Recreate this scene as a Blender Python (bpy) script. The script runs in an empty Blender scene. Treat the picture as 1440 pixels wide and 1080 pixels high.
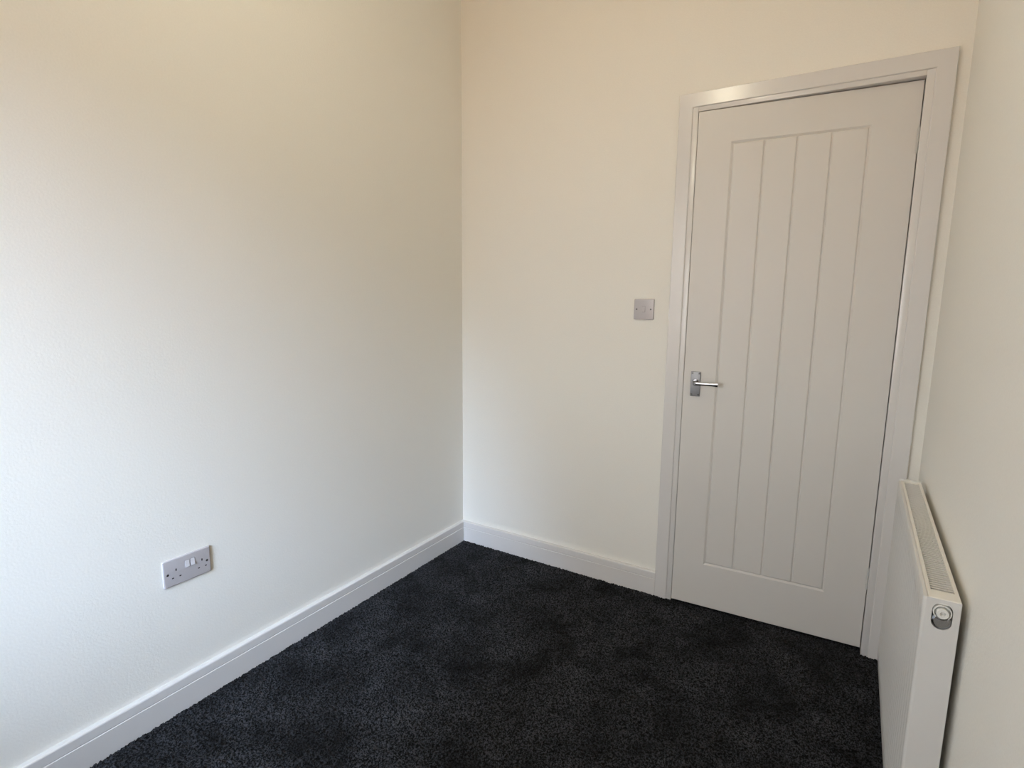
import bpy, bmesh, math, random
import numpy as np
from mathutils import Vector, Matrix

# ------------------------------------------------------------------ camera
scene = bpy.context.scene
C = scene.collection
F_PX = 784.7                       # focal length in pixels of a 1440 wide image
yaw, pitch, roll = (math.radians(a) for a in (-31.5273, -8.8492, 0.5529))
fw = Vector((math.sin(yaw) * math.cos(pitch), math.cos(yaw) * math.cos(pitch), math.sin(pitch)))
rt = Vector((math.cos(yaw), -math.sin(yaw), 0))
up = rt.cross(fw)
rt2 = rt * math.cos(roll) + up * math.sin(roll)
up2 = -rt * math.sin(roll) + up * math.cos(roll)
cam_data = bpy.data.cameras.new('camera')
cam_data.sensor_width = 36.0
cam_data.lens = F_PX / 1440 * 36.0
cam_data.clip_start = 0.02
cam = bpy.data.objects.new('camera', cam_data)
C.objects.link(cam)
M = Matrix((rt2, up2, -fw)).transposed().to_4x4()
M.translation = Vector((1.7121, -2.3013, 1.2905))
cam.matrix_world = M
scene.camera = cam

# ------------------------------------------------------------------ world, exposure
world = bpy.data.worlds.new('overcast_sky')
scene.world = world
world.use_nodes = True
bg = world.node_tree.nodes['Background']
bg.inputs['Color'].default_value = (1.0, 0.945, 0.97, 1)      # even, bright overcast
bg.inputs['Strength'].default_value = 11.0
scene.view_settings.view_transform = 'Standard'
scene.view_settings.look = 'None'
scene.view_settings.gamma = 1
scene.view_settings.use_curve_mapping = False
scene.view_settings.exposure = -0.03
scene.cycles.use_denoising = True
scene.cycles.max_bounces = 16
scene.cycles.diffuse_bounces = 10
scene.cycles.sample_clamp_indirect = 10.0

# room dimensions (metres): left wall x=0, door wall y=0, floor z=0
W, L, H = 1.940, 3.30, 2.78
WIN = (0.15, 1.25, 0.70, 2.20)      # window opening in the wall behind the camera: x0,x1,z0,z1
BULB = (0.95, -1.33, 2.46)
BULB_RGB = (1.0, 0.91, 0.68)
BULB_STRENGTH = 262.0

# veiled sun: a wide soft disc behind thin cloud, falling through the window onto the left wall
sun_d = bpy.data.lights.new('veiled_sun', 'SUN')
sun_d.color = (0.56, 0.71, 1.0)
sun_d.energy = 28.5
sun_d.angle = math.radians(45)
sun_o = bpy.data.objects.new('veiled_sun', sun_d)
C.objects.link(sun_o)
sun_o.location = (3, -6, 5)
sun_o.rotation_euler = Vector((-0.64, 1.0, -0.66)).to_track_quat('-Z', 'Y').to_euler()

# light portal filling the window opening: only guides sampling of the sky
pl = bpy.data.lights.new('window_portal', 'AREA')
pl.shape = 'RECTANGLE'
pl.size, pl.size_y = WIN[1] - WIN[0], WIN[3] - WIN[2]
pl.cycles.is_portal = True
po = bpy.data.objects.new('window_portal', pl)
C.objects.link(po)
po.location = ((WIN[0] + WIN[1]) / 2, -L - 0.27, (WIN[2] + WIN[3]) / 2)
po.rotation_euler = (math.radians(90), 0, 0)

# ------------------------------------------------------------------ materials
def mat(name, col, rough=0.5, metal=0.0, spec=0.5, bump=None, vary=None, coat=0.0):
    m = bpy.data.materials.new(name)
    m.use_nodes = True
    nt = m.node_tree
    b = nt.nodes['Principled BSDF']
    b.inputs['Base Color'].default_value = (*col, 1)
    b.inputs['Roughness'].default_value = rough
    b.inputs['Metallic'].default_value = metal
    b.inputs['Specular IOR Level'].default_value = spec
    b.inputs['Coat Weight'].default_value = coat
    tc = nt.nodes.new('ShaderNodeTexCoord')
    if bump:
        sc, dist, det = bump
        n = nt.nodes.new('ShaderNodeTexNoise')
        n.inputs['Scale'].default_value = sc
        n.inputs['Detail'].default_value = det
        bp = nt.nodes.new('ShaderNodeBump')
        bp.inputs['Distance'].default_value = dist
        bp.inputs['Strength'].default_value = 1.0
        nt.links.new(tc.outputs['Object'], n.inputs['Vector'])
        nt.links.new(n.outputs['Fac'], bp.inputs['Height'])
        nt.links.new(bp.outputs['Normal'], b.inputs['Normal'])
    if vary:
        sc, amt = vary
        n = nt.nodes.new('ShaderNodeTexNoise')
        n.inputs['Scale'].default_value = sc
        n.inputs['Detail'].default_value = 6
        r = nt.nodes.new('ShaderNodeMapRange')
        r.inputs['From Min'].default_value = 0.3
        r.inputs['From Max'].default_value = 0.7
        r.inputs['To Min'].default_value = 1 - amt
        r.inputs['To Max'].default_value = 1 + amt
        mx = nt.nodes.new('ShaderNodeVectorMath')
        mx.operation = 'SCALE'
        mx.inputs[0].default_value = col
        nt.links.new(tc.outputs['Object'], n.inputs['Vector'])
        nt.links.new(n.outputs['Fac'], r.inputs['Value'])
        nt.links.new(r.outputs['Result'], mx.inputs['Scale'])
        nt.links.new(mx.outputs['Vector'], b.inputs['Base Color'])
    return m

WALL = mat('wall_emulsion', (0.80, 0.785, 0.735), 0.85, spec=0.25, bump=(160, 0.0004, 4), vary=(220, 0.015))
CEIL = mat('ceiling_emulsion', (0.84, 0.83, 0.80), 0.9, spec=0.2, bump=(120, 0.0003, 3))
TRIM = mat('white_satin_paint', (0.675, 0.662, 0.652), 0.24, spec=0.5, bump=(90, 0.00012, 3))
DOORM = mat('white_door_paint', (0.65, 0.632, 0.605), 0.42, spec=0.4, bump=(70, 0.00025, 5))
PLAST = mat('white_plastic', (0.47, 0.445, 0.455), 0.25)
ROCK = mat('white_plastic_rocker', (0.60, 0.585, 0.60), 0.25)
HOLE = mat('dark_recess', (0.012, 0.012, 0.014), 0.6)
CHROME = mat('polished_chrome', (0.33, 0.33, 0.34), 0.22, metal=1.0)
SATINC = mat('satin_chrome', (0.30, 0.30, 0.305), 0.5, metal=1.0)
SCREW = mat('dull_steel', (0.13, 0.125, 0.12), 0.4, metal=1.0)
RAD = mat('radiator_enamel', (0.63, 0.62, 0.60), 0.3, spec=0.5)
RADT = mat('radiator_enamel_lamplit', (0.80, 0.775, 0.72), 0.35)  # radiator enamel made lighter and creamier: warm lamplight on the top painted in
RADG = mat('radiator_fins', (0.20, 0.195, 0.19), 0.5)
CAPM = mat('white_cap_plastic', (0.72, 0.72, 0.69), 0.3)
HINGE = mat('painted_hinge', (0.55, 0.54, 0.52), 0.4)
UPVC = mat('upvc_white', (0.82, 0.82, 0.82), 0.3)
CONC = mat('garden_paving', (0.33, 0.12, 0.02), 0.9, vary=(6, 0.15))
UNDER = mat('underlay', (0.02, 0.02, 0.022), 0.95)

def glass_mat():
    m = bpy.data.materials.new('window_glass')
    m.use_nodes = True
    nt = m.node_tree
    nt.nodes.clear()
    o = nt.nodes.new('ShaderNodeOutputMaterial')
    t = nt.nodes.new('ShaderNodeBsdfTransparent')
    t.inputs['Color'].default_value = (0.94, 0.96, 0.95, 1)
    g = nt.nodes.new('ShaderNodeBsdfGlossy')
    g.inputs['Roughness'].default_value = 0.01
    fr = nt.nodes.new('ShaderNodeFresnel')
    mx = nt.nodes.new('ShaderNodeMixShader')
    nt.links.new(fr.outputs[0], mx.inputs[0])
    nt.links.new(t.outputs[0], mx.inputs[1])
    nt.links.new(g.outputs[0], mx.inputs[2])
    nt.links.new(mx.outputs[0], o.inputs[0])
    return m
GLASS = glass_mat()

def bulb_mat():
    m = bpy.data.materials.new('lit_bulb')
    m.use_nodes = True
    nt = m.node_tree
    nt.nodes.clear()
    o = nt.nodes.new('ShaderNodeOutputMaterial')
    e = nt.nodes.new('ShaderNodeEmission')
    e.inputs['Color'].default_value = (*BULB_RGB, 1)
    e.inputs['Strength'].default_value = BULB_STRENGTH
    nt.links.new(e.outputs[0], o.inputs[0])
    return m
BULBM = bulb_mat()

def carpet_mat():
    m = bpy.data.materials.new('charcoal_twist_pile')
    m.use_nodes = True
    nt = m.node_tree
    b = nt.nodes['Principled BSDF']
    b.inputs['Roughness'].default_value = 0.95
    b.inputs['Specular IOR Level'].default_value = 0.15
    b.inputs['Sheen Weight'].default_value = 0.02
    b.inputs['Sheen Roughness'].default_value = 0.6
    tc = nt.nodes.new('ShaderNodeTexCoord')
    # yarn flecks
    n1 = nt.nodes.new('ShaderNodeTexNoise')
    n1.inputs['Scale'].default_value = 190
    n1.inputs['Detail'].default_value = 2
    r1 = nt.nodes.new('ShaderNodeValToRGB')
    e = r1.color_ramp.elements
    e[0].position, e[0].color = 0.43, (0.0010, 0.0010, 0.0013, 1)
    e[1].position, e[1].color = 0.62, (0.035, 0.037, 0.043, 1)
    # brushed pile: patches where the yarn lies the other way
    n2 = nt.nodes.new('ShaderNodeTexNoise')
    n2.inputs['Scale'].default_value = 5.5
    n2.inputs['Detail'].default_value = 4
    n2.inputs['Roughness'].default_value = 0.62
    n2.inputs['Distortion'].default_value = 0.35
    r2 = nt.nodes.new('ShaderNodeMapRange')
    r2.inputs['From Min'].default_value = 0.33
    r2.inputs['From Max'].default_value = 0.68
    r2.inputs['To Min'].default_value = 0.38
    r2.inputs['To Max'].default_value = 1.85
    mx = nt.nodes.new('ShaderNodeVectorMath')
    mx.operation = 'SCALE'
    nt.links.new(tc.outputs['Object'], n1.inputs['Vector'])
    nt.links.new(tc.outputs['Object'], n2.inputs['Vector'])
    nt.links.new(n1.outputs['Fac'], r1.inputs['Fac'])
    nt.links.new(n2.outputs['Fac'], r2.inputs['Value'])
    nt.links.new(r1.outputs['Color'], mx.inputs[0])
    nt.links.new(r2.outputs['Result'], mx.inputs['Scale'])
    nt.links.new(mx.outputs['Vector'], b.inputs['Base Color'])
    return m
CARPET = carpet_mat()

# ------------------------------------------------------------------ helpers
def link_mesh(name, bm, m, parent=None, smooth=False, loc=None):
    me = bpy.data.meshes.new(name)
    bmesh.ops.recalc_face_normals(bm, faces=bm.faces)
    bm.to_mesh(me)
    bm.free()
    me.materials.append(m)
    if smooth:
        for p in me.polygons:
            p.use_smooth = True
        try:
            me.set_sharp_from_angle(angle=math.radians(35))
        except Exception:
            pass
    o = bpy.data.objects.new(name, me)
    C.objects.link(o)
    if parent:
        o.parent = parent
    if loc:
        o.location = loc
    return o

def empty(name, loc=(0, 0, 0), rotz=0.0):
    o = bpy.data.objects.new(name, None)
    o.empty_display_size = 0.1
    C.objects.link(o)
    o.location = loc
    o.rotation_euler = (0, 0, rotz)
    return o

def tag(o, label=None, cat=None, group=None, kind=None):
    if label: o['label'] = label
    if cat: o['category'] = cat
    if group: o['group'] = group
    if kind: o['kind'] = kind
    return o

def add_box(bm, x0, x1, y0, y1, z0, z1, bev=0.0, seg=2):
    r = bmesh.ops.create_cube(bm, size=1.0)
    vs = r['verts']
    for v in vs:
        v.co = Vector(((x0 + x1) / 2 + v.co.x * (x1 - x0), (y0 + y1) / 2 + v.co.y * (y1 - y0), (z0 + z1) / 2 + v.co.z * (z1 - z0)))
    if bev > 0:
        es = list({e for v in vs for e in v.link_edges})
        bmesh.ops.bevel(bm, geom=es, offset=bev, segments=seg, affect='EDGES', profile=0.5)

def box(name, x0, x1, y0, y1, z0, z1, m, parent=None, bev=0.0, seg=2):
    bm = bmesh.new()
    add_box(bm, x0, x1, y0, y1, z0, z1, bev, seg)
    return link_mesh(name, bm, m, parent, smooth=bev > 0)

def add_cyl(bm, p0, p1, r0, r1=None, n=24, caps=True):
    r1 = r0 if r1 is None else r1
    p0, p1 = Vector(p0), Vector(p1)
    d = p1 - p0
    res = bmesh.ops.create_cone(bm, cap_ends=caps, segments=n, radius1=r0, radius2=r1, depth=d.length)
    q = Vector((0, 0, 1)).rotation_difference(d.normalized())
    for v in res['verts']:
        v.co = q @ v.co + (p0 + p1) / 2

def sweep(bm, path, sec_fn):
    """loft closed sections along path; sec_fn(i) -> list of Vector"""
    rings = [[bm.verts.new(c) for c in sec_fn(i)] for i in range(len(path))]
    n = len(rings[0])
    for a, b in zip(rings, rings[1:]):
        for k in range(n):
            bm.faces.new((a[k], a[(k + 1) % n], b[(k + 1) % n], b[k]))
    bm.faces.new(rings[0])
    bm.faces.new(rings[-1])

def extrude_profile(name, prof, a, b, m, parent=None):
    """prof: list of (d, z) with d = distance out of the wall; a, b: functions d -> world xy at each end"""
    bm = bmesh.new()
    A = [bm.verts.new((*a(d), z)) for d, z in prof]
    B = [bm.verts.new((*b(d), z)) for d, z in prof]
    n = len(prof)
    for k in range(n):
        bm.faces.new((A[k], A[(k + 1) % n], B[(k + 1) % n], B[k]))
    bm.faces.new(A)
    bm.faces.new(B)
    return link_mesh(name, bm, m, parent)

def struct(o):
    o['kind'] = 'structure'
    return o

# ------------------------------------------------------------------ the shell
T = 0.10
DX, DW, DZ, DH = 1.1325, 0.6968, 0.0086, 1.981       # door leaf
LIN0, LIN1, LINZ = DX - 0.003, DX + DW + 0.0014, DZ + DH + 0.0035
LT = 0.027                                            # lining thickness
FZ = -0.012                                           # sub-floor under the pile

struct(box('floor', -T, W + T, -L - 0.3, 1.3, FZ - 0.1, FZ, UNDER))
struct(box('ceiling', -T, W + T, -L - 0.3, 0.12, H, H + 0.1, CEIL))
struct(box('wall_left', -T, 0, -L - 0.3, 0.12, FZ, H, WALL))
struct(box('wall_right', W, W + T, -L - 0.3, 0.12, FZ, H, WALL))

def wall_with_hole(name, x0, x1, z0, z1, hx0, hx1, hz0, hz1, y0, y1):
    bm = bmesh.new()
    for a, b, c, d in ((x0, hx0, z0, z1), (hx1, x1, z0, z1), (hx0, hx1, hz1, z1), (hx0, hx1, z0, hz0)):
        if b - a > 1e-6 and d - c > 1e-6:
            add_box(bm, a, b, y0, y1, c, d)
    bmesh.ops.remove_doubles(bm, verts=bm.verts, dist=1e-5)
    return struct(link_mesh(name, bm, WALL))
wall_with_hole('wall_back', 0, W, FZ, H, LIN0 - LT, LIN1 + LT, FZ, LINZ + LT, 0.0, 0.12)
wall_with_hole('wall_front', 0, W, FZ, H, WIN[0], WIN[1], WIN[2], WIN[3], -L - 0.3, -L)

# landing beyond the door, closed and unlit
bm = bmesh.new()
add_box(bm, -T, W + T, 1.2, 1.3, FZ, 2.4)
add_box(bm, -T, 0.5, 0.12, 1.2, FZ, 2.4)
add_box(bm, W, W + T, 0.12, 1.2, FZ, 2.4)
add_box(bm, -T, W + T, 0.12, 1.3, 2.4, 2.5)
struct(link_mesh('wall_landing', bm, WALL))

# ------------------------------------------------------------------ skirting
SH, ST = 0.1043, 0.0190
prof = [(0, FZ), (ST, FZ), (ST, 0.0715), (ST - 0.0022, 0.0728), (ST - 0.0022, 0.0745), (ST - 0.0008, 0.0762),
        (ST - 0.0012, SH - 0.0045), (ST - 0.0022, SH - 0.0018), (ST - 0.0045, SH), (0.0, SH)]
bl = struct(extrude_profile('baseboard_left', prof, lambda d: (d, -L), lambda d: (d, -d), TRIM))
AX0, AX1, AT = 1.0562, 1.9056, 0.0200
ATOP = DZ + DH + 0.0062 + 0.0665
AW = 0.053
bb = struct(extrude_profile('baseboard_back', prof, lambda d: (d, -d), lambda d: (AX0, -d), TRIM))
struct(extrude_profile('baseboard_right', prof, lambda d: (W - d, -L), lambda d: (W - d, 0), TRIM))
struct(extrude_profile('baseboard_front', prof, lambda d: (ST, -L + d), lambda d: (W - ST, -L + d), TRIM))

# ------------------------------------------------------------------ door lining and architrave
tr = struct(empty('trim_1', (0, 0, 0)))
LD = 0.12
LPJ = -0.0160                       # lining edge stands this far out of the wall face
for nm, a in (('lining_jamb', (LIN0 - LT, LIN0, LPJ, LD, FZ, LINZ + LT)),
              ('lining_jamb', (LIN1, LIN1 + LT, LPJ, LD, FZ, LINZ + LT)),
              ('lining_head', (LIN0, LIN1, LPJ, LD, LINZ, LINZ + LT))):
    box(nm, *a, TRIM, tr, bev=0.0012)
for nm, a in (('door_stop', (LIN0, LIN0 + 0.012, 0.056, 0.10, FZ, LINZ)),
              ('door_stop', (LIN1 - 0.012, LIN1, 0.056, 0.10, FZ, LINZ)),
              ('door_stop', (LIN0 + 0.012, LIN1 - 0.012, 0.056, 0.10, LINZ - 0.012, LINZ))):
    box(nm, *a, TRIM, tr, bev=0.001)

def architrave(name, pts, parent):
    """mitred length; pts = outer start, outer end, inner end, inner start as (x, z)"""
    # cross-section: u from outer (0) to inner (1), y depth
    sec = [(0.0, 0.0), (0.0, -AT + 0.0025), (0.04, -AT), (0.94, -AT), (0.98, -AT + 0.0012), (1.0, -AT + 0.0032), (1.0, LPJ + 0.0005), (0.86, LPJ + 0.0005), (0.86, 0.0)]
    os_, oe, ie, is_ = [Vector((p[0], 0, p[1])) for p in pts]
    bm = bmesh.new()
    A = [bm.verts.new(os_.lerp(is_, u) + Vector((0, y, 0))) for u, y in sec]
    B = [bm.verts.new(oe.lerp(ie, u) + Vector((0, y, 0))) for u, y in sec]
    n = len(sec)
    for k in range(n):
        bm.faces.new((A[k], A[(k + 1) % n], B[(k + 1) % n], B[k]))
    bm.faces.new(A)
    bm.faces.new(B)
    return link_mesh(name, bm, TRIM, parent)
architrave('architrave', [(AX0, FZ), (AX0, ATOP), (AX0 + AW, ATOP - AW), (AX0 + AW, FZ)], tr)
architrave('architrave', [(AX1, FZ), (AX1, ATOP), (AX1 - AW, ATOP - AW), (AX1 - AW, FZ)], tr)
architrave('architrave', [(AX0, ATOP), (AX1, ATOP), (AX1 - AW, ATOP - AW), (AX0 + AW, ATOP - AW)], tr)

# ------------------------------------------------------------------ door leaf (stands a little ajar)
YL, YR = -0.021, 0.012
ANG = math.atan2(YR - YL, DW)
door = struct(empty('door_1', (DX, YL, 0), ANG))
Z0, Z1 = DZ, DZ + DH
GX0, GX1, GZ0, GZ1 = 0.1225, 0.5650, 0.1950, 1.8705
def leaf():
    bm = bmesh.new()
    th = 0.035
    bw, dp = 0.0078, 0.0050
    def ring(x0, x1, z0, z1, y):
        return [bm.verts.new((x0, y, z0)), bm.verts.new((x1, y, z0)), bm.verts.new((x1, y, z1)), bm.verts.new((x0, y, z1))]
    e = 0.0015
    r0 = ring(0, DW, Z0, Z1, th)
    r1 = ring(0, DW, Z0, Z1, e)
    r2 = ring(e, DW - e, Z0 + e, Z1 - e, 0)
    r3 = ring(GX0, GX1, GZ0, GZ1, 0)
    r4 = ring(GX0 + bw, GX1 - bw, GZ0 + bw, GZ1 - bw, dp)
    for a, b in ((r0, r1), (r1, r2), (r2, r3), (r3, r4)):
        for k in range(4):
            bm.faces.new((a[k], a[(k + 1) % 4], b[(k + 1) % 4], b[k]))
    bm.faces.new(r4)
    bm.faces.new(r0)
    return link_mesh('door_leaf', bm, DOORM, door)
leaf()
bx0, bx1 = GX0 + 0.0068, GX1 - 0.0068
nb = 4
bwid = (bx1 - bx0) / nb
def board_mesh():
    bm = bmesh.new()
    w, g = bwid, 0.0004
    zb0, zb1 = GZ0 + 0.0080, GZ1 - 0.0075
    ch = 0.0042
    yb, yf = 0.0051, 0.0006
    def ring(i, y):
        return [bm.verts.new((g + i, y, zb0 + i)), bm.verts.new((w - g - i, y, zb0 + i)), bm.verts.new((w - g - i, y, zb1 - i)), bm.verts.new((g + i, y, zb1 - i))]
    rs = [ring(0, yb), ring(0.0003, 0.0040), ring(ch * 0.6, 0.0018), ring(ch, yf)]
    for a, b in zip(rs, rs[1:]):
        for k in range(4):
            bm.faces.new((a[k], a[(k + 1) % 4], b[(k + 1) % 4], b[k]))
    bm.faces.new(rs[0]); bm.faces.new(rs[-1])
    return link_mesh('board', bm, DOORM, door)
b0 = board_mesh()
b0.location = (bx0, 0, 0)
for k in range(1, nb):
    c = b0.copy()
    C.objects.link(c)
    c.parent = door
    c.location = (bx0 + k * bwid, 0, 0)

# butt hinges on the right edge
def hinge(z0, z1):
    bm = bmesh.new()
    n = 5
    hx = DW - 0.0012
    for k in range(n):
        a = z0 + (z1 - z0) * k / n + 0.0006
        b = z0 + (z1 - z0) * (k + 1) / n - 0.0006
        add_cyl(bm, (hx, -0.0015, a), (hx, -0.0015, b), 0.0034, n=14)
    add_cyl(bm, (hx, -0.0015, z0 - 0.003), (hx, -0.0015, z1 + 0.003), 0.0024, n=12)
    h = link_mesh('hinge', bm, HINGE, door, smooth=True)
    return h
hinge(1.766, 1.844)
hinge(0.245, 0.325)

# lever handle on back plate
def lever_handle():
    px0, px1 = 0.0285, 0.0665
    z0, z1 = 0.9025, 1.0023
    bm = bmesh.new()
    add_box(bm, px0, px1, -0.0055, 0.0, z0, z1, 0.0018, 3)
    pl_ = link_mesh('door_handle', bm, SATINC, door, smooth=True)
    pl_['label'] = 'polished chrome lever latch handle on a rectangular back plate'
    cx, cz = (px0 + px1) / 2, 0.960
    # boss and neck
    bm = bmesh.new()
    add_cyl(bm, (cx, -0.0050, cz), (cx, -0.0080, cz), 0.0135, 0.0120, n=28)
    path = []
    for k in range(7):                      # neck out from plate
        t = k / 6
        path.append((Vector((cx, -0.008 - 0.026 * t, cz)), Vector((0, -1, 0)), 0.0078, 0.0090))
    for k in range(1, 9):                   # quarter turn to the right
        a = k / 8 * math.pi / 2
        R_ = 0.013
        p = Vector((cx + R_ - R_ * math.cos(a), -0.034 - R_ * math.sin(a), cz))
        path.append((p, Vector((math.sin(a), -math.cos(a), 0)), 0.0078 - 0.0028 * k / 8, 0.0090 - 0.002 * k / 8))
    endx = 0.140
    x_s = path[-1][0].x
    for k in range(1, 13):
        t = k / 12
        x = x_s + (endx - x_s) * t
        p = Vector((x, -0.047 - 0.001 * math.sin(t * math.pi), cz + 0.0010 * t))
        hh = 0.0070 - 0.0018 * math.sin(math.pi * min(1, t * 1.0))
        path.append((p, Vector((1, 0, 0)), 0.0048, hh + (0.0015 * t)))
    def sec(i):
        p, d, a, b = path[i]
        side = Vector((0, 0, 1)).cross(d).normalized()
        out = []
        n = 16
        for k in range(n):
            an = 2 * math.pi * k / n
            c_, s_ = math.cos(an), math.sin(an)
            e = 0.55
            out.append(p + side * a * math.copysign(abs(c_) ** e, c_) + Vector((0, 0, 1)) * b * math.copysign(abs(s_) ** e, s_))
        return out
    sweep(bm, path, sec)
    link_mesh('lever', bm, CHROME, pl_, smooth=True)
    bm = bmesh.new()
    add_cyl(bm, (0, 0.0002, 0), (0, -0.0010, 0), 0.0036, 0.0030, n=16)
    add_box(bm, -0.0028, 0.0028, -0.0013, -0.0009, -0.0004, 0.0004)
    s0 = link_mesh('screw', bm, SCREW, pl_, smooth=True)
    first = True
    for sx in (px0 + 0.006, px1 - 0.006):
        for sz in (z0 + 0.007, z1 - 0.007):
            s = s0 if first else s0.copy()
            if not first:
                C.objects.link(s)
                s.parent = pl_
            first = False
            s.location = (sx, -0.0055, sz)
lever_handle()

# ------------------------------------------------------------------ electrical fittings
def fitting_frame(origin, u, n):
    """Empty whose local +x runs along the wall (u), +z up, and local -y points out of the wall (n)"""
    return origin

def plate(name, w, h, d, parent):
    bm = bmesh.new()
    # rounded corner slab with a sloped rim
    def ring(ins, y, r, seg=5):
        pts = []
        for cx, cz, a0 in ((w - ins - r, ins + r, -90), (w - ins - r, h - ins - r, 0), (ins + r, h - ins - r, 90), (ins + r, ins + r, 180)):
            for k in range(seg + 1):
                a = math.radians(a0 + 90 * k / seg)
                pts.append(bm.verts.new((cx + r * math.cos(a), y, cz + r * math.sin(a))))
        return pts
    rs = [ring(0.0002, 0, 0.004), ring(0, -d * 0.40, 0.004), ring(0.0006, -d * 0.78, 0.0038), ring(0.0018, -d * 0.95, 0.0034), ring(0.0042, -d, 0.003)]
    n = len(rs[0])
    for a, b in zip(rs, rs[1:]):
        for k in range(n):
            bm.faces.new((a[k], a[(k + 1) % n], b[(k + 1) % n], b[k]))
    bm.faces.new(rs[0]); bm.faces.new(rs[-1])
    return link_mesh(name, bm, PLAST, parent, smooth=True)

def screw_part(parent, x, z, d, r=0.0030):
    bm = bmesh.new()
    add_cyl(bm, (0, 0.0006, 0), (0, -0.0002, 0), r + 0.0006, n=20)
    add_cyl(bm, (0, 0, 0), (0, -0.0006, 0), r, r * 0.85, n=20)
    o = link_mesh('screw', bm, SCREW, parent, smooth=True)
    o.location = (x, -d, z)
    return o

def rocker(parent, x0, x1, z0, z1, d, m, name='rocker_switch'):
    bm = bmesh.new()
    y = -d
    zm = (z0 + z1) / 2
    # surround slot
    prof_ = [(0.0006, z0), (-0.0034, z0 + 0.0002), (-0.0016, zm), (-0.0006, z1), (0.0006, z1)]
    A = [bm.verts.new((x0, y + a, b)) for a, b in prof_]
    B = [bm.verts.new((x1, y + a, b)) for a, b in prof_]
    for k in range(len(prof_)):
        bm.faces.new((A[k], A[(k + 1) % 5], B[(k + 1) % 5], B[k]))
    bm.faces.new(A); bm.faces.new(B)
    r = link_mesh(name, bm, m, parent)
    return r

def slot(parent, x0, x1, z0, z1, d, name='socket_hole'):
    bm = bmesh.new()
    add_box(bm, x0, x1, -d - 0.0003, -d + 0.0015, z0, z1, 0.0006, 1)
    return link_mesh(name, bm, HOLE, parent)

# light switch on the back wall (local x = world x)
sw = empty('light_switch', (0.9045, 0.0, 1.2025))
tag(sw, 'square white single light switch on the wall to the left of the door', 'light switch')
plate('switch_plate', 0.086, 0.086, 0.0080, sw)
slot(sw, 0.0365, 0.0497, 0.0305, 0.0558, 0.0080, 'rocker_surround')
rocker(sw, 0.0372, 0.0490, 0.0312, 0.0550, 0.0080, PLAST)
screw_part(sw, 0.0128, 0.043, 0.0080, 0.0028)
screw_part(sw, 0.0732, 0.043, 0.0080, 0.0028)

# double socket on the left wall: local x must run towards +y world, local -y out of wall = +x world
so = empty('power_socket', (0.0, -1.5119, 0.4075), math.radians(90))
tag(so, 'white double switched power socket low on the left wall above the skirting', 'power socket')
plate('socket_plate', 0.146, 0.086, 0.0058, so)
dS = 0.0058
for cx in (0.26 * 0.146, 0.806 * 0.146):
    slot(so, cx - 0.0020, cx + 0.0020, 0.0455, 0.0535, dS)                    # earth
    slot(so, cx - 0.0111 - 0.0032, cx - 0.0111 + 0.0032, 0.0238, 0.0278, dS)  # live
    slot(so, cx + 0.0111 - 0.0032, cx + 0.0111 + 0.0032, 0.0238, 0.0278, dS)  # neutral
for rx in (0.0655, 0.0825):
    slot(so, rx - 0.0008, rx + 0.0128, 0.0450, 0.0680, dS, 'rocker_surround')
    rocker(so, rx, rx + 0.0120, 0.0457, 0.0672, dS, ROCK)
screw_part(so, 0.0127, 0.0410, dS, 0.0032)
screw_part(so, 0.1333, 0.0410, dS, 0.0032)

# ------------------------------------------------------------------ radiator
RY0, RY1, RZ0, RZ1, RXF, RXR = -1.0367, -0.2161, 0.1241, 0.7325, 1.8675, 1.9262
rad = empty('radiator', (RXF, RY0, 0.0))
tag(rad, 'white ribbed panel radiator with top grille on the right wall beside the door', 'radiator')
def rloc(bm):
    for v in bm.verts:
        v.co -= Vector((RXF, RY0, 0))
def rpart(name, bm, m, smooth=False):
    rloc(bm)
    return link_mesh(name, bm, m, rad, smooth=smooth)

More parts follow.
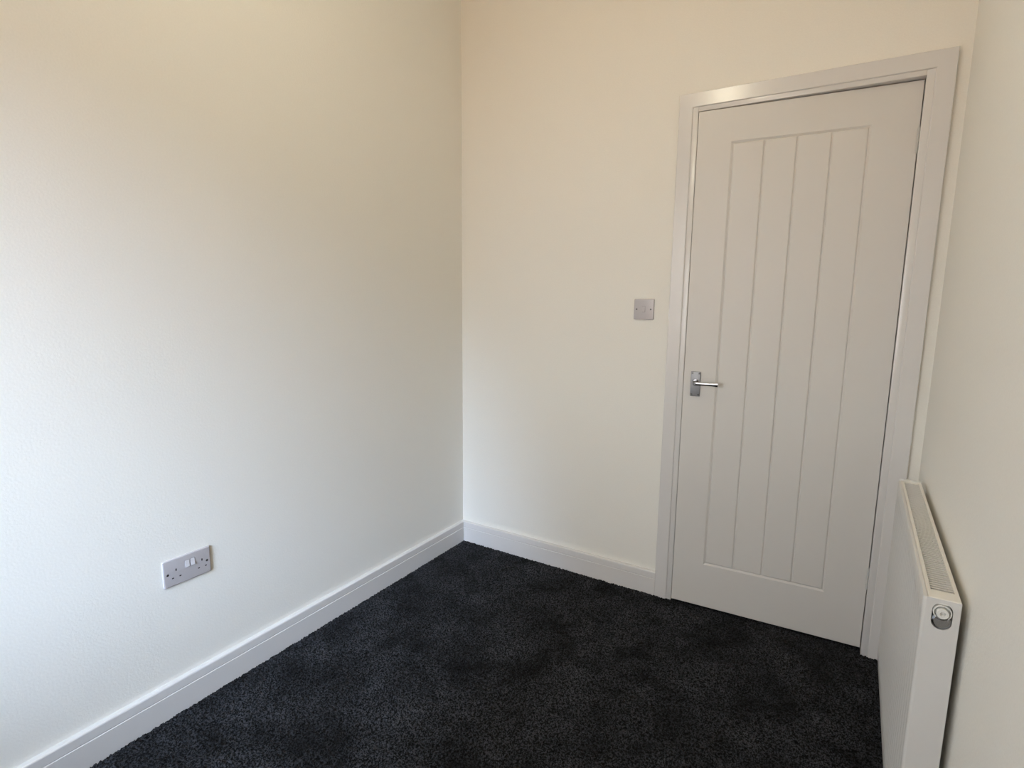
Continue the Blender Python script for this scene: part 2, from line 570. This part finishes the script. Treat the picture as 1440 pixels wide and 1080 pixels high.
def front_panel():
    bm = bmesh.new()
    # section along y: rounded vertical corners, trapezoid ribs
    pitch_, n0 = 0.0333, 0.012
    ys = []
    y0, y1 = RY0, RY1
    Rr = 0.007
    outline = []                                   # (x, y, ribbed amount)
    for k in range(7):
        a = math.pi / 2 * k / 6
        outline.append((RXF + Rr - Rr * math.sin(a), y0 + Rr - Rr * math.cos(a), 0.0))
    y = y0 + Rr + 0.003
    dpt = 0.0060
    while y + pitch_ < y1 - Rr:
        for dy, q in ((0, 0), (0.005, 1), (0.0135, 1), (0.0185, 0), (0.0325, 0)):
            outline.append((RXF, y + dy, q))
        y += pitch_
    for k in range(7):
        a = math.pi / 2 * (6 - k) / 6
        outline.append((RXF + Rr - Rr * math.sin(a), y1 - Rr + Rr * math.cos(a), 0.0))
    zs = [(RZ0, 0, 0.005), (RZ0 + 0.002, 0, 0.001), (RZ0 + 0.004, 0, 0), (RZ0 + 0.03, 0, 0), (RZ0 + 0.05, 1, 0), (RZ1 - 0.055, 1, 0), (RZ1 - 0.035, 0, 0),
          (RZ1 - 0.004, 0, 0), (RZ1 - 0.0015, 0, 0.0012), (RZ1, 0, 0.004)]
    grid = []
    for z, amt, ins in zs:
        grid.append([bm.verts.new((x + dpt * q * amt + ins, y, z)) for x, y, q in outline])
    for a, b in zip(grid, grid[1:]):
        for k in range(len(outline) - 1):
            bm.faces.new((a[k], a[k + 1], b[k + 1], b[k]))
    bk = [[bm.verts.new((RXF + 0.0066, y, z)) for x, y in ((0, y0 + 0.001), (0, y1 - 0.001))] for z in (RZ0, RZ1)]
    # close top and bottom with strips
    for g, b in ((grid[0], bk[0]), (grid[-1], bk[1])):
        bm.faces.new(g + [b[1], b[0]])
    bm.faces.new((bk[0][0], bk[0][1], bk[1][1], bk[1][0]))
    return rpart('front_panel', bm, RAD, smooth=True)
front_panel()
bm = bmesh.new()
add_box(bm, RXR - 0.009, RXR, RY0 + 0.003, RY1 - 0.003, RZ0, RZ1 - 0.012, 0.003)
rpart('rear_panel', bm, RAD, True)

# top grille: frame with long opening and cross slats
GX_0, GX_1 = 1.8815, 1.9190
GY0, GY1 = -1.0015, -0.2360
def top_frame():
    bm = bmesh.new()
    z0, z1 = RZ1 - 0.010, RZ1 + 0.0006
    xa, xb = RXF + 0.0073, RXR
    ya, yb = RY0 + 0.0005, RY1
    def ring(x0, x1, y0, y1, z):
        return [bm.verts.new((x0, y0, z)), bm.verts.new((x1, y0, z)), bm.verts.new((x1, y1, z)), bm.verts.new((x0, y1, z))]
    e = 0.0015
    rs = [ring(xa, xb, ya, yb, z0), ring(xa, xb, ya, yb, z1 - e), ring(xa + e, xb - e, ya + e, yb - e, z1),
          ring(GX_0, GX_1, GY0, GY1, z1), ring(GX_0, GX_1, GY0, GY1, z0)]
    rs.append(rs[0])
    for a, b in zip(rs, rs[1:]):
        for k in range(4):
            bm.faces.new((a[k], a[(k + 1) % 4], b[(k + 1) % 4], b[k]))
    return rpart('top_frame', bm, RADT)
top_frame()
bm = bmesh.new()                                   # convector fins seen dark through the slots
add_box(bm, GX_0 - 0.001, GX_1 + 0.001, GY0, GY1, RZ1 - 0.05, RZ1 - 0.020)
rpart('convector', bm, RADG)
NSL = 70
pit = (GY1 - GY0) / NSL
bm = bmesh.new()
add_box(bm, -0.0005, GX_1 - GX_0 + 0.0005, 0.0, pit * 0.56, -0.0020, 0.0, 0.0005, 1)
s0 = link_mesh('slat', bm, RAD, rad)
for k in range(NSL):
    s = s0 if k == 0 else s0.copy()
    if k:
        C.objects.link(s)
        s.parent = rad
    s.location = (GX_0 - RXF, GY0 - RY0 + pit * (k + 0.34), RZ1 - 0.0018)
# raised far end rail
bm = bmesh.new()
add_box(bm, RXF + 0.003, RXR + 0.001, RY1 - 0.004, RY1 + 0.002, RZ0, RZ1 + 0.004, 0.0012)
rpart('end_panel', bm, RAD, True)

# near end panel with tapping hole
def end_panel():
    bm = bmesh.new()
    hx, hz, hw, hh = 1.8990, 0.6985, 0.0160, 0.0265
    N = 48
    xa, xb, za, zb = RXF + 0.0055, RXR, RZ0, RZ1 - 0.0005
    inner, outer = [], []
    for k in range(N):
        a = 2 * math.pi * k / N
        c_, s_ = math.cos(a), math.sin(a)
        # capsule outline
        ix = hx + hw * c_
        iz = hz + (hh - hw) * (1 if s_ > 0 else -1 if s_ < 0 else 0) + hw * s_
        inner.append((ix, iz))
        tx = (xb - hx) / c_ if c_ > 1e-9 else (xa - hx) / c_ if c_ < -1e-9 else 1e9
        tz = (zb - hz) / s_ if s_ > 1e-9 else (hz - 0.05 - hz) / s_ if s_ < -1e-9 else 1e9
        t = min(tx, tz)
        outer.append((hx + t * c_, hz + t * s_))
    y = RY0
    vi = [bm.verts.new((x, y, z)) for x, z in inner]
    vo = [bm.verts.new((x, y, z)) for x, z in outer]
    vb = [bm.verts.new((x, y + 0.016, z)) for x, z in inner]
    for k in range(N):
        j = (k + 1) % N
        bm.faces.new((vo[k], vo[j], vi[j], vi[k]))
        bm.faces.new((vi[k], vi[j], vb[j], vb[k]))
    zl = hz - 0.05
    add_box(bm, xa, xb, y, y + 0.002, za, zl)
    # corner fill triangles of the upper rectangle
    for cx, cz in ((xa, zb), (xb, zb), (xa, zl), (xb, zl)):
        near = sorted(range(N), key=lambda q: (outer[q][0] - cx) ** 2 + (outer[q][1] - cz) ** 2)[:2]
        p, q = near
        v = bm.verts.new((cx, y, cz))
        try:
            bm.faces.new((v, vo[p], vo[q]))
        except ValueError:
            pass
    # returns to the rear
    for a, b in (((xb, zl), (xb, zb)),):
        f = [bm.verts.new((a[0], y, a[1])), bm.verts.new((b[0], y, b[1])), bm.verts.new((b[0], y + 0.012, b[1])), bm.verts.new((a[0], y + 0.012, a[1]))]
        bm.faces.new(f)
    bmesh.ops.remove_doubles(bm, verts=bm.verts, dist=1e-6)
    rpart('end_panel', bm, RAD)
    # dark recess behind the opening
    bm = bmesh.new()
    add_box(bm, hx - 0.018, hx + 0.018, y + 0.0155, y + 0.020, hz - 0.03, hz + 0.03)
    rpart('tapping_recess', bm, HOLE)
    # chrome boss low in the opening
    bm = bmesh.new()
    add_cyl(bm, (hx, y + 0.018, hz - 0.0100), (hx, y + 0.001, hz - 0.0100), 0.0152, 0.0152, n=36)
    add_cyl(bm, (hx, y + 0.001, hz - 0.0100), (hx, y - 0.0015, hz - 0.0100), 0.0152, 0.0120, n=36)
    b_ = rpart('tapping_plug', bm, CHROME, True)
    b_['label'] = 'chrome plug low in the opening of the end panel'
    # white bleed cap with ring and dimple, above
    bm = bmesh.new()
    zc = hz + 0.0080
    rad_prof = [(0.0148, 0.012), (0.0148, -0.0005), (0.0142, -0.0015), (0.0130, -0.0015), (0.0124, 0.0000), (0.0122, 0.0055), (0.0100, 0.0055),
                (0.0098, -0.0060), (0.0088, -0.0072), (0.0048, -0.0072), (0.0040, -0.0062), (0.0032, 0.0010), (0.0004, 0.0010)]
    n = 36
    rings = []
    for r_, dy in rad_prof:
        rings.append([bm.verts.new((hx + r_ * math.cos(2 * math.pi * k / n), y + dy, zc + r_ * math.sin(2 * math.pi * k / n))) for k in range(n)])
    for a, b in zip(rings, rings[1:]):
        for k in range(n):
            bm.faces.new((a[k], a[(k + 1) % n], b[(k + 1) % n], b[k]))
    bm.faces.new(rings[-1])
    c_ = rpart('bleed_cap', bm, CAPM, True)
    c_['label'] = 'round white bleed cap set in a ring at the top of the end panel'
end_panel()
# wall brackets behind
for yy in (RY0 + 0.15, RY1 - 0.15):
    bm = bmesh.new()
    add_box(bm, RXR - 0.002, W, yy - 0.015, yy + 0.015, 0.20, 0.66, 0.001)
    rpart('wall_bracket', bm, RAD, True)
# valves and tails to the floor, under both ends
for yy in (RY0 + 0.035, RY1 - 0.035):
    bm = bmesh.new()
    xv = (RXF + RXR) / 2 - 0.004
    add_cyl(bm, (xv, yy, 0.0015), (xv, yy, RZ0 + 0.004), 0.0075, n=18)
    add_cyl(bm, (xv, yy, 0.045), (xv, yy, 0.100), 0.0125, n=18)
    rpart('valve_tail', bm, CHROME, True)

# ------------------------------------------------------------------ pendant light on the ceiling behind the field of view
pen = empty('pendant_light', (BULB[0], BULB[1], H))
tag(pen, 'bare warm bulb hanging on a white cord from the ceiling', 'pendant light')
def pend(name, bm, m):
    return link_mesh(name, bm, m, pen, smooth=True)
bm = bmesh.new(); add_cyl(bm, (0, 0, 0), (0, 0, -0.022), 0.040, 0.026, n=32); pend('ceiling_rose', bm, CAPM)
bm = bmesh.new(); add_cyl(bm, (0, 0, -0.02), (0, 0, BULB[2] - H + 0.09), 0.003, n=10); pend('cord', bm, CAPM)
bm = bmesh.new(); add_cyl(bm, (0, 0, BULB[2] - H + 0.095), (0, 0, BULB[2] - H + 0.040), 0.014, 0.019, n=24); pend('lamp_holder', bm, CAPM)
bm = bmesh.new()
n = 24
rings = []
for r_, dz in ((0.012, 0.045), (0.016, 0.035), (0.025, 0.020), (0.030, 0.004), (0.030, -0.008), (0.024, -0.022), (0.013, -0.031), (0.003, -0.034)):
    rings.append([bm.verts.new((r_ * math.cos(2 * math.pi * k / n), r_ * math.sin(2 * math.pi * k / n), BULB[2] - H + dz)) for k in range(n)])
for a, b in zip(rings, rings[1:]):
    for k in range(n):
        bm.faces.new((a[k], a[(k + 1) % n], b[(k + 1) % n], b[k]))
bm.faces.new(rings[-1]); bm.faces.new(rings[0])
pend('bulb', bm, BULBM)

# ------------------------------------------------------------------ window behind the camera
win = struct(empty('window_1', (0, 0, 0)))
wy0, wy1 = -L - 0.20, -L - 0.14
x0, x1, z0, z1 = WIN
fr = 0.055
xm = (x0 + x1) / 2
def wbar(name, a):
    return box(name, *a, UPVC, win, bev=0.003)
wbar('window_frame', (x0, x0 + fr, wy0, wy1, z0, z1))
wbar('window_frame', (x1 - fr, x1, wy0, wy1, z0, z1))
wbar('window_frame', (x0 + fr, x1 - fr, wy0, wy1, z0, z0 + fr))
wbar('window_frame', (x0 + fr, x1 - fr, wy0, wy1, z1 - fr, z1))
wbar('mullion', (xm - 0.03, xm + 0.03, wy0, wy1, z0 + fr, z1 - fr))
for a, b in ((x0 + fr, xm - 0.03), (xm + 0.03, x1 - fr)):
    box('pane', a, b, (wy0 + wy1) / 2 - 0.002, (wy0 + wy1) / 2 + 0.002, z0 + fr, z1 - fr, GLASS, win)
box('window_sill', x0 - 0.03, x1 + 0.03, wy1, -L + 0.035, z0 - 0.025, z0 + 0.0, UPVC, win, bev=0.004)
struct(box('ground', -12, 14, -30, -L - 0.3, FZ - 0.35, FZ - 0.1, CONC))

# ------------------------------------------------------------------ carpet pile
def carpet():
    rng = np.random.default_rng(7)
    x0_, x1_, y0_, y1_ = ST * 0.3, W - ST * 0.3, -L + 0.006, 0.055
    st = 0.0036
    nx, ny = int((x1_ - x0_) / st), int((y1_ - y0_) / st)
    xs = np.linspace(x0_, x1_, nx)
    ys = np.linspace(y0_, y1_, ny)
    X, Y = np.meshgrid(xs, ys)
    X = X + rng.uniform(-st * 0.42, st * 0.42, X.shape)
    Y = Y + rng.uniform(-st * 0.42, st * 0.42, Y.shape)
    Z = rng.uniform(-0.0065, 0.0012, X.shape)
    edge = (X < 0.028) | (X > W - 0.028) | (Y > -0.028)          # cut pile is tucked down along the skirting
    Z = np.where(edge, np.minimum(Z, -0.0003), Z)
    # gentle waves of the pile
    Z += 0.0006 * np.sin(X * 23 + 1.3 * np.sin(Y * 9)) * np.sin(Y * 17 + np.sin(X * 11))
    X = np.clip(X, x0_, x1_); Y = np.clip(Y, y0_, y1_)
    co = np.stack([X, Y, Z], -1).reshape(-1, 3).astype(np.float32)
    i = np.arange(nx * ny).reshape(ny, nx)
    a, b, c, d = i[:-1, :-1].ravel(), i[:-1, 1:].ravel(), i[1:, 1:].ravel(), i[1:, :-1].ravel()
    # keep the pile out of the wall either side of the doorway
    cx_ = X[:-1, :-1].ravel(); cy_ = Y[:-1, :-1].ravel()
    keep = (cy_ < -0.004) | ((cx_ > LIN0 + 0.002) & (cx_ < LIN1 - 0.006))
    a, b, c, d = a[keep], b[keep], c[keep], d[keep]
    quads = np.stack([a, b, c, d], -1)
    me = bpy.data.meshes.new('carpet')
    nq = len(quads)
    me.vertices.add(len(co)); me.vertices.foreach_set('co', co.ravel())
    me.loops.add(nq * 4); me.loops.foreach_set('vertex_index', quads.ravel().astype(np.int32))
    me.polygons.add(nq)
    me.polygons.foreach_set('loop_start', np.arange(0, nq * 4, 4, dtype=np.int32))
    me.update(calc_edges=True)
    me.validate()
    me.materials.append(CARPET)
    o = bpy.data.objects.new('carpet', me)
    C.objects.link(o)
    tag(o, 'charcoal grey twist pile carpet covering the whole floor', 'carpet', kind='stuff')
carpet()
